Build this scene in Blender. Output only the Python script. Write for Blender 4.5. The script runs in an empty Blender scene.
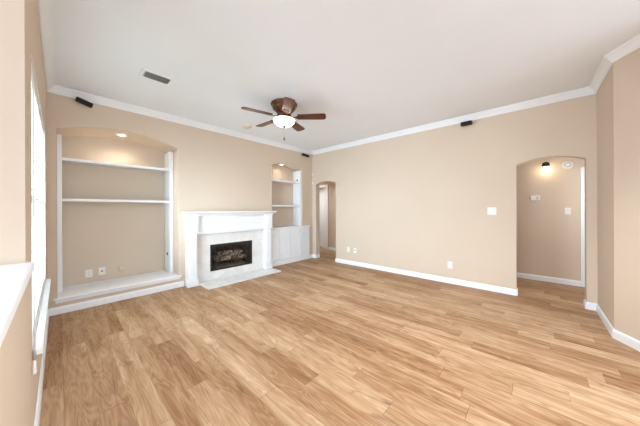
import bpy, bmesh, math, random
from mathutils import Vector, Matrix
random.seed(7)
S = bpy.context.scene
COL = S.collection
PI = math.pi

# ------------------------------------------------------------------ camera
CZ = 1.32
cam_d = bpy.data.cameras.new('camera')
cam = bpy.data.objects.new('camera', cam_d)
COL.objects.link(cam)
cam_d.sensor_width = 36.0
cam_d.lens = 236.08 / 640 * 36
cam_d.shift_y = -3.96 / 640
cam_d.clip_start = 0.02
cam.matrix_world = (Matrix.Translation((0, 0, CZ)) @ Matrix.Rotation(-0.8354, 4, 'Z')
                    @ Matrix.Rotation(PI / 2, 4, 'X') @ Matrix.Rotation(-0.004, 4, 'Z'))
S.camera = cam

# ------------------------------------------------------------------ world, daylight, exposure
w = bpy.data.worlds.new('sky'); S.world = w
w.use_nodes = True
bg = w.node_tree.nodes['Background']
bg.inputs[0].default_value = (0.93, 0.97, 1.0, 1)
bg.inputs[1].default_value = 0.8
S.view_settings.view_transform = 'Standard'
S.view_settings.look = 'None'
S.view_settings.gamma = 1.0
S.view_settings.exposure = 0.28


def area(name, loc, rot, sx, sy, power, col):
    l = bpy.data.lights.new(name, 'AREA')
    l.shape = 'RECTANGLE'; l.size = sx; l.size_y = sy
    l.energy = power; l.color = col
    o = bpy.data.objects.new(name, l)
    o.location = loc; o.rotation_euler = rot
    COL.objects.link(o)
    return o


# daylight coming in by the window of the nook and by the windows of the wall behind the camera
DAY = (0.83, 1.0, 1.23)
area('daylight_nook', (-2.75, 0.9, 1.72), (PI / 2 + 0.15, 0, -PI / 2), 1.2, 1.9, 62, DAY)
area('daylight_rear', (1.2, -2.95, 1.6), (PI / 2 - 0.3, 0, 0), 3.2, 2.1, 85, DAY)
area('daylight_blinds', (-0.60, 2.99, 1.45), (PI / 2, 0, -PI / 2), 1.9, 1.7, 295, DAY)


# ------------------------------------------------------------------ materials
def nt(name):
    m = bpy.data.materials.new(name); m.use_nodes = True
    t = m.node_tree
    return m, t, t.nodes['Principled BSDF']


def N(t, kind, **kw):
    n = t.nodes.new(kind)
    for k, v in kw.items():
        setattr(n, k, v)
    return n


def M_(t, op, a, b=None, c=None):
    n = t.nodes.new('ShaderNodeMath'); n.operation = op
    for i, v in enumerate((a, b, c)):
        if v is None: continue
        if isinstance(v, (int, float)): n.inputs[i].default_value = v
        else: t.links.new(v, n.inputs[i])
    return n.outputs[0]


def mat(name, col, rough=0.5, metal=0.0, var=0.03, scale=6.0, bump=0.0, bscale=120.0, spec=0.5, emit=None, estr=0.0, coat=0.0):
    m, t, p = nt(name)
    tc = N(t, 'ShaderNodeTexCoord')
    nz = N(t, 'ShaderNodeTexNoise'); nz.inputs['Scale'].default_value = scale; nz.inputs['Detail'].default_value = 4
    t.links.new(tc.outputs['Object'], nz.inputs['Vector'])
    r = N(t, 'ShaderNodeValToRGB')
    r.color_ramp.elements[0].position = 0.3; r.color_ramp.elements[1].position = 0.7
    r.color_ramp.elements[0].color = tuple(c * (1 - var) for c in col) + (1,)
    r.color_ramp.elements[1].color = tuple(min(1, c * (1 + var)) for c in col) + (1,)
    t.links.new(nz.outputs['Fac'], r.inputs['Fac'])
    t.links.new(r.outputs['Color'], p.inputs['Base Color'])
    p.inputs['Roughness'].default_value = rough
    p.inputs['Metallic'].default_value = metal
    p.inputs['Specular IOR Level'].default_value = spec
    p.inputs['Coat Weight'].default_value = coat
    if bump:
        nb = N(t, 'ShaderNodeTexNoise'); nb.inputs['Scale'].default_value = bscale; nb.inputs['Detail'].default_value = 2
        t.links.new(tc.outputs['Object'], nb.inputs['Vector'])
        b = N(t, 'ShaderNodeBump'); b.inputs['Strength'].default_value = bump; b.inputs['Distance'].default_value = 0.003
        t.links.new(nb.outputs['Fac'], b.inputs['Height'])
        t.links.new(b.outputs['Normal'], p.inputs['Normal'])
    if emit:
        p.inputs['Emission Color'].default_value = emit + (1,)
        p.inputs['Emission Strength'].default_value = estr
    return m


WALL = mat('beige_wall_paint', (0.665, 0.535, 0.41), 0.75, var=0.012, scale=2.0, bump=0.12, bscale=160, spec=0.25)
CEIL = mat('white_ceiling_paint', (0.875, 0.905, 0.93), 0.85, var=0.01, scale=2.0, bump=0.1, bscale=140, spec=0.2)
TRIM = mat('white_trim_paint', (0.865, 0.865, 0.862), 0.38, var=0.01, scale=3.0)
PLASTIC = mat('white_plastic', (0.85, 0.82, 0.77), 0.4, var=0.01)
BEIGEP = mat('painted_cover', (0.665, 0.535, 0.41), 0.6, var=0.01)
DARK = mat('dark_slot', (0.03, 0.03, 0.03), 0.6)
BLACKM = mat('black_painted_metal', (0.022, 0.021, 0.02), 0.45, metal=0.3, var=0.2, scale=20)
SOOT = mat('sooty_firebrick', (0.045, 0.04, 0.036), 0.9, var=0.5, scale=9, bump=0.6, bscale=25)
ASH = mat('ash_bed', (0.30, 0.28, 0.25), 0.95, var=0.5, scale=30, bump=0.8, bscale=60)
SPK = mat('dark_brown_speaker', (0.028, 0.016, 0.010), 0.5, var=0.3, scale=40)
SPKG = mat('speaker_cloth', (0.018, 0.012, 0.009), 0.9, var=0.4, scale=200)
BRONZE = mat('antique_bronze', (0.12, 0.05, 0.022), 0.35, metal=0.75, var=0.25, scale=18)
BRASS = mat('dark_finial', (0.05, 0.035, 0.025), 0.3, metal=0.8)
CHAIN = mat('chain_metal', (0.55, 0.50, 0.42), 0.3, metal=0.9)
GREYM = mat('grey_metal', (0.42, 0.41, 0.40), 0.4, metal=0.4)
BOWL = mat('lit_frosted_glass', (0.95, 0.93, 0.88), 0.3, emit=(1.0, 0.86, 0.66), estr=4.0)
LAMP = mat('lit_lamp_lens', (0.95, 0.93, 0.88), 0.3, emit=(1.0, 0.88, 0.70), estr=9.0)
BULB = mat('lit_bulb_glass', (0.95, 0.93, 0.88), 0.3, emit=(1.0, 0.86, 0.66), estr=12.0)
DOME = mat('added_light_dome_glass', (0.9, 0.9, 0.88), 0.4, emit=(1.0, 0.93, 0.85), estr=3.0)  # glowing glass of the added ceiling fill lights
BLIND = mat('cream_blind_slats', (0.88, 0.85, 0.79), 0.5, var=0.01)
CREAMY = mat('yellowed_plastic', (0.74, 0.66, 0.47), 0.5, var=0.03)
WHITEP = mat('white_switch_plastic', (0.84, 0.80, 0.74), 0.35, var=0.01)


def wood_floor():
    m, t, p = nt('oak_plank_floor')
    L = t.links
    tc = N(t, 'ShaderNodeTexCoord'); sp = N(t, 'ShaderNodeSeparateXYZ')
    L.new(tc.outputs['Object'], sp.inputs[0])
    x, y = sp.outputs[0], sp.outputs[1]
    W = 0.152
    u = M_(t, 'DIVIDE', M_(t, 'SUBTRACT', x, 0.02), W)
    row = M_(t, 'FLOOR', u); fu = M_(t, 'FRACT', u)
    wn = N(t, 'ShaderNodeTexWhiteNoise', noise_dimensions='1D'); L.new(M_(t, 'ADD', row, 31.7), wn.inputs['W'])
    wn2 = N(t, 'ShaderNodeTexWhiteNoise', noise_dimensions='1D'); L.new(M_(t, 'ADD', row, 131.3), wn2.inputs['W'])
    ln = M_(t, 'ADD', M_(t, 'MULTIPLY', wn2.outputs['Value'], 0.55), 0.80)
    yo = M_(t, 'ADD', y, M_(t, 'MULTIPLY', wn.outputs['Value'], 7.0))
    # uneven board lengths: warp the coordinate before cutting it
    wob = M_(t, 'MULTIPLY', M_(t, 'SINE', M_(t, 'MULTIPLY', yo, 2.3)), 0.22)
    v = M_(t, 'DIVIDE', M_(t, 'ADD', yo, wob), ln)
    colm = M_(t, 'FLOOR', v); fv = M_(t, 'FRACT', v)
    cid = N(t, 'ShaderNodeCombineXYZ'); L.new(row, cid.inputs[0]); L.new(colm, cid.inputs[1])
    idn = N(t, 'ShaderNodeTexWhiteNoise', noise_dimensions='2D'); L.new(cid.outputs[0], idn.inputs['Vector'])
    rid = idn.outputs['Value']

    def vec(ax, ay, k):
        c = N(t, 'ShaderNodeCombineXYZ')
        L.new(M_(t, 'MULTIPLY', x, ax), c.inputs[0]); L.new(M_(t, 'MULTIPLY', y, ay), c.inputs[1])
        L.new(M_(t, 'MULTIPLY', rid, k), c.inputs[2])
        return c.outputs[0]

    def noise(v_, det=4, dist=0.0):
        n = N(t, 'ShaderNodeTexNoise'); n.inputs['Scale'].default_value = 1.0
        n.inputs['Detail'].default_value = det; n.inputs['Distortion'].default_value = dist
        L.new(v_, n.inputs['Vector']); return n.outputs['Fac']
    fine = noise(vec(120, 5, 50), 3)
    broad = noise(vec(16, 1.6, 90), 4, 0.6)
    big = noise(vec(9, 1.1, 70), 2, 0.3)
    rings = M_(t, 'ADD', M_(t, 'MULTIPLY', M_(t, 'SINE', M_(t, 'MULTIPLY', big, 85.0)), 0.5), 0.5)
    tone = M_(t, 'ADD', M_(t, 'MULTIPLY', rid, 0.34), 0.20)
    tone = M_(t, 'ADD', tone, M_(t, 'MULTIPLY', M_(t, 'SUBTRACT', broad, 0.5), 1.0))
    tone = M_(t, 'ADD', tone, M_(t, 'MULTIPLY', M_(t, 'SUBTRACT', rings, 0.5), 0.15))
    tone = M_(t, 'ADD', tone, M_(t, 'MULTIPLY', M_(t, 'SUBTRACT', fine, 0.5), 0.25))
    tone = M_(t, 'ADD', tone, 0.12)
    r = N(t, 'ShaderNodeValToRGB'); L.new(tone, r.inputs['Fac'])
    e = r.color_ramp.elements
    e[0].position = 0.0; e[0].color = (0.185, 0.082, 0.034, 1)
    e[1].position = 1.0; e[1].color = (0.67, 0.475, 0.305, 1)
    a = e.new(0.3); a.color = (0.325, 0.171, 0.082, 1)
    a = e.new(0.6); a.color = (0.47, 0.292, 0.164, 1)
    # knots and mineral streaks
    kn = noise(vec(10, 2.6, 33), 3, 1.2)
    km = N(t, 'ShaderNodeMapRange'); L.new(kn, km.inputs['Value'])
    km.inputs['From Min'].default_value = 0.62; km.inputs['From Max'].default_value = 0.74
    km.inputs['To Min'].default_value = 0.0; km.inputs['To Max'].default_value = 0.55
    mx = N(t, 'ShaderNodeMix', data_type='RGBA'); L.new(km.outputs[0], mx.inputs['Factor'])
    L.new(r.outputs['Color'], mx.inputs['A']); mx.inputs['B'].default_value = (0.15, 0.08, 0.045, 1)
    # joints between boards
    du = M_(t, 'MULTIPLY', M_(t, 'MINIMUM', fu, M_(t, 'SUBTRACT', 1.0, fu)), W)
    dv = M_(t, 'MULTIPLY', M_(t, 'MULTIPLY', M_(t, 'MINIMUM', fv, M_(t, 'SUBTRACT', 1.0, fv)), ln), 0.8)
    d = M_(t, 'MINIMUM', du, dv)
    jm = N(t, 'ShaderNodeMapRange'); L.new(d, jm.inputs['Value'])
    jm.inputs['From Min'].default_value = 0.0004; jm.inputs['From Max'].default_value = 0.0018
    jm.inputs['To Min'].default_value = 0.5; jm.inputs['To Max'].default_value = 0.0
    mj = N(t, 'ShaderNodeMix', data_type='RGBA'); L.new(jm.outputs[0], mj.inputs['Factor'])
    L.new(mx.outputs['Result'], mj.inputs['A']); mj.inputs['B'].default_value = (0.13, 0.065, 0.035, 1)
    L.new(mj.outputs['Result'], p.inputs['Base Color'])
    ro = M_(t, 'ADD', M_(t, 'MULTIPLY', broad, 0.16), 0.40)
    L.new(ro, p.inputs['Roughness'])
    p.inputs['Specular IOR Level'].default_value = 0.12
    b = N(t, 'ShaderNodeBump'); b.inputs['Strength'].default_value = 0.25; b.inputs['Distance'].default_value = 0.002
    L.new(M_(t, 'SUBTRACT', M_(t, 'MULTIPLY', fine, 0.3), jm.outputs[0]), b.inputs['Height'])
    L.new(b.outputs['Normal'], p.inputs['Normal'])
    return m


def marble():
    m, t, p = nt('pale_marble_tile')
    L = t.links
    tc = N(t, 'ShaderNodeTexCoord'); sp = N(t, 'ShaderNodeSeparateXYZ'); L.new(tc.outputs['Object'], sp.inputs[0])
    n = N(t, 'ShaderNodeTexNoise'); n.inputs['Scale'].default_value = 5; n.inputs['Detail'].default_value = 8; n.inputs['Distortion'].default_value = 0.8
    L.new(tc.outputs['Object'], n.inputs['Vector'])
    r = N(t, 'ShaderNodeValToRGB'); L.new(n.outputs['Fac'], r.inputs['Fac'])
    e = r.color_ramp.elements
    e[0].position = 0.3; e[0].color = (0.71, 0.68, 0.63, 1)
    e[1].position = 0.62; e[1].color = (0.80, 0.775, 0.735, 1)

    def joint(c, off, w_):
        f = M_(t, 'FRACT', M_(t, 'DIVIDE', M_(t, 'SUBTRACT', c, off), w_))
        return M_(t, 'LESS_THAN', M_(t, 'MULTIPLY', M_(t, 'MINIMUM', f, M_(t, 'SUBTRACT', 1.0, f)), w_), 0.0018)
    j = M_(t, 'MAXIMUM', joint(sp.outputs[0], 1.55, 0.305), joint(sp.outputs[2], 0.06, 0.305))
    mx = N(t, 'ShaderNodeMix', data_type='RGBA'); L.new(M_(t, 'MULTIPLY', j, 0.5), mx.inputs['Factor'])
    L.new(r.outputs['Color'], mx.inputs['A']); mx.inputs['B'].default_value = (0.55, 0.51, 0.45, 1)
    L.new(mx.outputs['Result'], p.inputs['Base Color'])
    p.inputs['Roughness'].default_value = 0.22
    return m


def wood(name, c0, c1, axis=0, rough=0.4):
    m, t, p = nt(name)
    L = t.links
    tc = N(t, 'ShaderNodeTexCoord'); mp = N(t, 'ShaderNodeMapping')
    sc = [40, 40, 40]; sc[axis] = 3
    mp.inputs['Scale'].default_value = sc
    L.new(tc.outputs['Object'], mp.inputs['Vector'])
    n = N(t, 'ShaderNodeTexNoise'); n.inputs['Scale'].default_value = 1; n.inputs['Detail'].default_value = 5; n.inputs['Distortion'].default_value = 0.5
    L.new(mp.outputs[0], n.inputs['Vector'])
    r = N(t, 'ShaderNodeValToRGB'); L.new(n.outputs['Fac'], r.inputs['Fac'])
    r.color_ramp.elements[0].position = 0.3; r.color_ramp.elements[0].color = c0 + (1,)
    r.color_ramp.elements[1].position = 0.7; r.color_ramp.elements[1].color = c1 + (1,)
    L.new(r.outputs['Color'], p.inputs['Base Color'])
    p.inputs['Roughness'].default_value = rough
    return m


def log_mat():
    m, t, p = nt('charred_log_bark')
    L = t.links
    tc = N(t, 'ShaderNodeTexCoord')
    n = N(t, 'ShaderNodeTexNoise'); n.inputs['Scale'].default_value = 14; n.inputs['Detail'].default_value = 6; n.inputs['Distortion'].default_value = 1
    L.new(tc.outputs['Object'], n.inputs['Vector'])
    r = N(t, 'ShaderNodeValToRGB'); L.new(n.outputs['Fac'], r.inputs['Fac'])
    e = r.color_ramp.elements
    e[0].position = 0.35; e[0].color = (0.05, 0.04, 0.032, 1)
    e[1].position = 0.66; e[1].color = (0.72, 0.68, 0.60, 1)
    a = e.new(0.5); a.color = (0.30, 0.27, 0.22, 1)
    L.new(r.outputs['Color'], p.inputs['Base Color'])
    p.inputs['Roughness'].default_value = 0.9
    b = N(t, 'ShaderNodeBump'); b.inputs['Strength'].default_value = 0.8; b.inputs['Distance'].default_value = 0.01
    L.new(n.outputs['Fac'], b.inputs['Height']); L.new(b.outputs['Normal'], p.inputs['Normal'])
    return m


def glass_mat(name, tint, gl):
    m = bpy.data.materials.new(name); m.use_nodes = True
    t = m.node_tree; t.nodes.remove(t.nodes['Principled BSDF'])
    tr = N(t, 'ShaderNodeBsdfTransparent'); tr.inputs[0].default_value = tint
    g = N(t, 'ShaderNodeBsdfGlossy'); g.inputs['Roughness'].default_value = 0.05
    fr = N(t, 'ShaderNodeFresnel'); fr.inputs['IOR'].default_value = gl
    mx = N(t, 'ShaderNodeMixShader')
    t.links.new(fr.outputs[0], mx.inputs[0]); t.links.new(tr.outputs[0], mx.inputs[1]); t.links.new(g.outputs[0], mx.inputs[2])
    t.links.new(mx.outputs[0], t.nodes['Material Output'].inputs['Surface'])
    return m


FLOOR = wood_floor()
MARBLE = marble()
BLADE = wood('walnut_fan_blade', (0.062, 0.014, 0.006), (0.15, 0.046, 0.018), 0, 0.26)
LOG = log_mat()
GLASS = glass_mat('clear_glass', (0.93, 0.96, 0.95, 1), 1.45)
FGLASS = glass_mat('smoked_fire_glass', (0.95, 0.94, 0.92, 1), 1.35)


# ------------------------------------------------------------------ mesh helpers
class MB:
    def __init__(self):
        self.v = []; self.f = []; self.mi = []; self.sm = []

    def add(self, vs, fs, mi=0, smooth=False):
        b = len(self.v)
        self.v += [tuple(p) for p in vs]
        for f in fs:
            self.f.append([b + i for i in f]); self.mi.append(mi); self.sm.append(smooth)
        return self

    def box(self, x0, x1, y0, y1, z0, z1, bev=0.0, mi=0, M=None):
        if x1 < x0: x0, x1 = x1, x0
        if y1 < y0: y0, y1 = y1, y0
        if z1 < z0: z0, z1 = z1, z0
        bm = bmesh.new()
        vs = [bm.verts.new(p) for p in ((x0, y0, z0), (x1, y0, z0), (x1, y1, z0), (x0, y1, z0), (x0, y0, z1), (x1, y0, z1), (x1, y1, z1), (x0, y1, z1))]
        for f in ((0, 3, 2, 1), (4, 5, 6, 7), (0, 1, 5, 4), (1, 2, 6, 5), (2, 3, 7, 6), (3, 0, 4, 7)):
            bm.faces.new([vs[i] for i in f])
        if bev:
            bev = min(bev, 0.45 * min(x1 - x0, y1 - y0, z1 - z0))
            bmesh.ops.bevel(bm, geom=list(bm.edges), offset=bev, segments=2, affect='EDGES', profile=0.5)
        return self.bm(bm, mi, M)

    def bm(self, bm, mi=0, M=None, smooth=False):
        bm.verts.index_update()
        vs = [(M @ v.co) if M else v.co.copy() for v in bm.verts]
        self.add(vs, [[v.index for v in f.verts] for f in bm.faces], mi, smooth)
        bm.free()
        return self

    def lathe(self, prof, c=(0, 0, 0), n=32, M=None, mi=0, smooth=True, sx=1, sy=1, caps=True):
        vs = []; fs = []
        for r, z in prof:
            for k in range(n):
                a = 2 * PI * k / n
                p = Vector((c[0] + r * math.cos(a) * sx, c[1] + r * math.sin(a) * sy, c[2] + z))
                vs.append(M @ p if M else p)
        m = len(prof)
        for i in range(m - 1):
            for k in range(n):
                k2 = (k + 1) % n
                fs.append([i * n + k, i * n + k2, (i + 1) * n + k2, (i + 1) * n + k])
        self.add(vs, fs, mi, smooth)
        if caps:
            b = [list(range(n))[::-1], [(m - 1) * n + k for k in range(n)]]
            base = len(self.v) - len(vs)
            for f in b:
                self.f.append([base + i for i in f]); self.mi.append(mi); self.sm.append(False)
        return self

    def tube(self, pts, r, n=10, mi=0):
        pts = [Vector(p) for p in pts]
        vs = []; fs = []
        for i, p in enumerate(pts):
            d = (pts[min(i + 1, len(pts) - 1)] - pts[max(i - 1, 0)]).normalized()
            a = d.orthogonal().normalized() if abs(d.z) > 0.99 else d.cross(Vector((0, 0, 1))).normalized()
            b = d.cross(a)
            rr = r[i] if isinstance(r, (list, tuple)) else r
            for k in range(n):
                t = 2 * PI * k / n
                vs.append(p + a * rr * math.cos(t) + b * rr * math.sin(t))
        for i in range(len(pts) - 1):
            for k in range(n):
                k2 = (k + 1) % n
                fs.append([i * n + k, i * n + k2, (i + 1) * n + k2, (i + 1) * n + k])
        fs.append(list(range(n))[::-1]); fs.append([(len(pts) - 1) * n + k for k in range(n)])
        return self.add(vs, fs, mi, True)

    def prism(self, outline, z0, z1, M=None, mi=0):
        """outline: list of (x,y) counter-clockwise, extruded along z"""
        n = len(outline)
        vs = [Vector((x, y, z0)) for x, y in outline] + [Vector((x, y, z1)) for x, y in outline]
        if M: vs = [M @ v for v in vs]
        fs = [list(range(n))[::-1], list(range(n, 2 * n))]
        for k in range(n):
            fs.append([k, (k + 1) % n, n + (k + 1) % n, n + k])
        return self.add(vs, fs, mi)

    def build(self, name, mats, parent=None, origin=None):
        if not isinstance(mats, (list, tuple)): mats = [mats]
        o_ = Vector(origin) if origin else Vector((0, 0, 0))
        me = bpy.data.meshes.new(name)
        me.from_pydata([tuple(Vector(p) - o_) for p in self.v], [], self.f)
        for mm in mats: me.materials.append(mm)
        me.polygons.foreach_set('material_index', self.mi)
        me.polygons.foreach_set('use_smooth', self.sm)
        me.update()
        bm = bmesh.new(); bm.from_mesh(me)
        bmesh.ops.recalc_face_normals(bm, faces=bm.faces)
        bm.to_mesh(me); bm.free()
        o = bpy.data.objects.new(name, me)
        COL.objects.link(o)
        if parent:
            o.parent = parent
            o.location = o_ - world_loc(parent)
        else:
            o.location = o_
        return o


def world_loc(o):
    p = Vector((0, 0, 0))
    while o:
        p = p + o.location; o = o.parent
    return p


def tag(o, label=None, cat=None, group=None, kind=None):
    if label: o['label'] = label
    if cat: o['category'] = cat
    if group: o['group'] = group
    if kind: o['kind'] = kind
    return o


def thing(name, loc, label, cat, group=None):
    o = bpy.data.objects.new(name, None)
    o.empty_display_size = 0.1
    o.location = loc
    COL.objects.link(o)
    return tag(o, label, cat, group)


def struct(o, label, cat):
    return tag(o, label, cat, kind='structure')


def sweep(path, profile, closed_ends=True):
    """profile: (distance from wall, z) points; path 2D with the room on its LEFT"""
    P = [Vector(p) for p in path]
    n = len(P); mb = MB(); k = len(profile)
    vs = []
    for i in range(n):
        d0 = (P[i] - P[i - 1]).normalized() if i > 0 else None
        d1 = (P[i + 1] - P[i]).normalized() if i < n - 1 else None
        if d0 is None: d0 = d1
        if d1 is None: d1 = d0
        n0 = Vector((-d0.y, d0.x)); n1 = Vector((-d1.y, d1.x))
        m = (n0 + n1); m = m / max(1e-6, m.dot(n0))
        for (o, z) in profile:
            q = P[i] + m * o
            vs.append((q.x, q.y, z))
    fs = []
    for i in range(n - 1):
        for j in range(k):
            j2 = (j + 1) % k
            fs.append([i * k + j, (i + 1) * k + j, (i + 1) * k + j2, i * k + j2])
    fs.append(list(range(k))[::-1]); fs.append([(n - 1) * k + j for j in range(k)])
    mb.add(vs, fs)
    return mb


def arc_z(u, op):
    ua, ub, zb, sp, ap = op[:5]
    if ap - sp < 1e-4: return sp
    h = ap - sp; c = (ub - ua) / 2
    R = (c * c + h * h) / (2 * h)
    x = u - (ua + ub) / 2
    return sp + math.sqrt(max(0, R * R - x * x)) - (R - h)


def wall_with_openings(u0, u1, z0, z1, ops, fn, thick):
    """ops: (ua, ub, zbottom, spring, apex, depth, closed). fn(u, d, z) -> xyz, d grows away from the room"""
    mb = MB()
    us = {u0, u1}
    for op in ops:
        k = 24 if op[4] - op[3] > 1e-4 else 1
        for i in range(k + 1): us.add(op[0] + (op[1] - op[0]) * i / k)
    us = sorted(us)
    for a, b in zip(us[:-1], us[1:]):
        if b - a < 1e-6: continue
        mid = (a + b) / 2
        inside = [op for op in ops if op[0] < mid < op[1]]
        for d in (0, thick):
            if not inside:
                mb.add([fn(a, d, z0), fn(b, d, z0), fn(b, d, z1), fn(a, d, z1)], [[0, 1, 2, 3]])
            else:
                op = inside[0]
                if d == thick and op[6]: continue
                if op[2] > z0 + 1e-4:
                    mb.add([fn(a, d, z0), fn(b, d, z0), fn(b, d, op[2]), fn(a, d, op[2])], [[0, 1, 2, 3]])
                za, zb_ = arc_z(a, op), arc_z(b, op)
                mb.add([fn(a, d, za), fn(b, d, zb_), fn(b, d, z1), fn(a, d, z1)], [[0, 1, 2, 3]])
        for op in inside:
            dp = op[5]
            za, zb_ = arc_z(a, op), arc_z(b, op)
            mb.add([fn(a, 0, za), fn(b, 0, zb_), fn(b, dp, zb_), fn(a, dp, za)], [[0, 1, 2, 3]])
            if op[2] > z0 + 1e-4:
                mb.add([fn(a, 0, op[2]), fn(b, 0, op[2]), fn(b, dp, op[2]), fn(a, dp, op[2])], [[0, 1, 2, 3]])
            if op[6]:
                mb.add([fn(a, dp, op[2]), fn(b, dp, op[2]), fn(b, dp, zb_), fn(a, dp, za)], [[0, 1, 2, 3]])
    for op in ops:
        for u in (op[0], op[1]):
            z = arc_z(u, op)
            mb.add([fn(u, 0, op[2]), fn(u, op[5], op[2]), fn(u, op[5], z), fn(u, 0, z)], [[0, 1, 2, 3]])
    for u in (u0, u1):
        mb.add([fn(u, 0, z0), fn(u, thick, z0), fn(u, thick, z1), fn(u, 0, z1)], [[0, 1, 2, 3]])
    mb.add([fn(u0, 0, z1), fn(u1, 0, z1), fn(u1, thick, z1), fn(u0, thick, z1)], [[0, 1, 2, 3]])
    return mb


def ybox(mb, x0, x1, y0, y1, z0, z1, bev=0.002):
    return mb.box(x0, x1, y0, y1, z0, z1, bev)


# ------------------------------------------------------------------ room shell
D, E, CX, H = 4.476, 4.632, -0.10, 2.88
YB = -3.1            # the wall behind the camera
SEG = -0.604         # short return wall at the end of the right wall
CORN = 3.77          # its outside corner
DG = (3.10, -1.04)   # end of the diagonal wall
HX = 5.88            # far wall of the hall beyond the arch on the right
H2 = 5.85            # far wall of the hall beyond the corner arch

struct(MB().box(-3.1, 7.4, YB - 0.2, 7.0, -0.1, 0.0).build('floor', FLOOR), 'brown oak plank floor running through room and halls', 'floor')
struct(MB().box(-3.1, E + 0.02, YB - 0.2, D + 0.02, H, H + 0.1).build('ceiling', CEIL), 'white flat ceiling carrying the fan', 'ceiling')

# fireplace wall: two arched niches and the firebox
NA = (-0.02, 1.364, 0.15, 2.352, 2.488, 0.60, True)
NF = (1.862, 2.726, 0.165, 0.672, 0.672, 0.42, True)
NC = (3.27, 4.25, 0.0, 2.335, 2.435, 0.31, True)
struct(wall_with_openings(CX - 0.15, E + 0.14, 0, H, [NA, NF, NC], lambda u, d, z: (u, D + d, z), 0.14).build('wall_far', WALL),
       'beige fireplace wall with two arched niches', 'wall')
# right wall with two arched doorways
DA = (3.66, 4.335, 0.0, 1.975, 2.042, 0.14, False)
DB = (-0.512, 0.195, 0.0, 1.972, 2.047, 0.14, False)
struct(wall_with_openings(SEG - 0.14, D - 0.002, 0, H, [DA, DB], lambda u, d, z: (E + d, u, z), 0.14).build('wall_right', WALL),
       'long beige wall with two arched doorways', 'wall')
# left wall: window, and the low wall of the nook with an open top
WY0, WY1, WZ0, WZ1 = 2.03, 3.95, 0.535, 2.20
NJ = 1.66
mb = wall_with_openings(NJ, D - 0.002, 0, H, [(WY0, WY1, WZ0, WZ1, WZ1, 0.15, False)], lambda u, d, z: (CX - d, u, z), 0.15)
mb.box(CX - 0.15, CX, YB, NJ, 0, 1.054)
mb.box(CX - 0.15, CX, YB, NJ, 2.62, H)
struct(mb.build('wall_left', WALL), 'beige wall with blinds window and half wall below white ledge', 'wall')
# return wall and diagonal wall on the right
mb = MB()
mb.prism([(E + 0.0, SEG), (CORN, SEG), (CORN + 0.0, SEG - 0.14), (E + 0.0, SEG - 0.14)][::-1], 0, H)
struct(mb.build('wall_return', WALL), 'narrow shaded beige return wall at end of long wall', 'wall')
mb = MB()
dd = (Vector(DG) - Vector((CORN, SEG))).normalized(); nn = Vector((-dd.y, dd.x))
mb.prism([(CORN, SEG - 0.001), (DG[0], DG[1]), (DG[0] + 0.14, DG[1] - 0.0), (CORN + 0.02, SEG - 0.13)], 0, H)
struct(mb.build('wall_diagonal', WALL), 'angled beige wall at right picture edge', 'wall')
struct(MB().box(DG[0] + 0.001, DG[0] + 0.14, YB, DG[1] - 0.002, 0, H).build('wall_side', WALL), 'beige wall behind the camera on the right', 'wall')
# wall behind the camera with a wide window opening
mb = wall_with_openings(-3.1, DG[0], 0, H, [(-0.5, 2.9, 0.3, 2.75, 2.75, 0.15, False)], lambda u, d, z: (u, YB - d, z), 0.15)
struct(mb.build('wall_near', WALL), 'beige wall behind the camera with wide window', 'wall')
# breakfast nook beyond the ledge
struct(MB().box(-3.0, CX - 0.152, NJ, NJ + 0.14, 0, H).build('wall_nook', WALL), 'bright beige nook wall above the white ledge', 'wall')
mb = wall_with_openings(YB, NJ - 0.002, 0, H, [(-2.0, 1.4, 0.7, 2.7, 2.7, 0.15, False)], lambda u, d, z: (-2.9 - d, u, z), 0.15)
struct(mb.build('wall_outer', WALL), 'outer nook wall with wide window', 'wall')

# halls behind the two arches
HC = 2.5
mb = MB()
mb.box(HX, HX + 0.1, -1.60, 2.2, 0, HC)
struct(mb.build('wall_hall', WALL), 'shaded beige hall wall seen through the right arch', 'wall')
mb = MB(); mb.box(E + 0.142, HX - 0.002, 2.2, 2.3, 0, HC); mb.box(E + 0.142, HX - 0.002, -1.7, -1.60, 0, HC)
struct(mb.build('wall_hall_end', WALL), 'end walls of the hall beyond the right arch', 'wall')
struct(MB().box(E + 0.142, HX + 0.1, -1.7, 2.3, HC, HC + 0.1).build('ceiling_hall', CEIL), 'hall ceiling beyond the right arch', 'ceiling')
DY0, DY1, DZ = 5.02, 5.78, 2.03
mb = wall_with_openings(2.5, 6.2, 0, HC, [(DY0, DY1, 0, DZ, DZ, 0.1, False)], lambda u, d, z: (H2 + d, u, z), 0.1)
struct(mb.build('wall_passage', WALL), 'shaded beige passage wall seen through the corner arch', 'wall')
mb = MB(); mb.box(E + 0.142, H2 - 0.002, 6.1, 6.2, 0, HC); mb.box(E + 0.142, H2 - 0.002, 2.5, 2.6, 0, HC); mb.box(E + 0.04, E + 0.14, D + 0.145, 6.2, 0, HC)
mb.box(H2 + 0.9, H2 + 1.0, 4.6, 6.2, 0, HC); mb.box(H2 + 0.102, H2 + 0.9, 4.5, 4.6, 0, HC); mb.box(H2 + 0.102, H2 + 0.9, 6.1, 6.2, 0, HC)
struct(mb.build('wall_passage_end', WALL), 'end walls of the passage and dark room behind its door', 'wall')
struct(MB().box(E + 0.142, H2 + 1.0, 2.5, 6.2, HC, HC + 0.1).build('ceiling_passage', CEIL), 'passage ceiling beyond the corner arch', 'ceiling')

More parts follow.
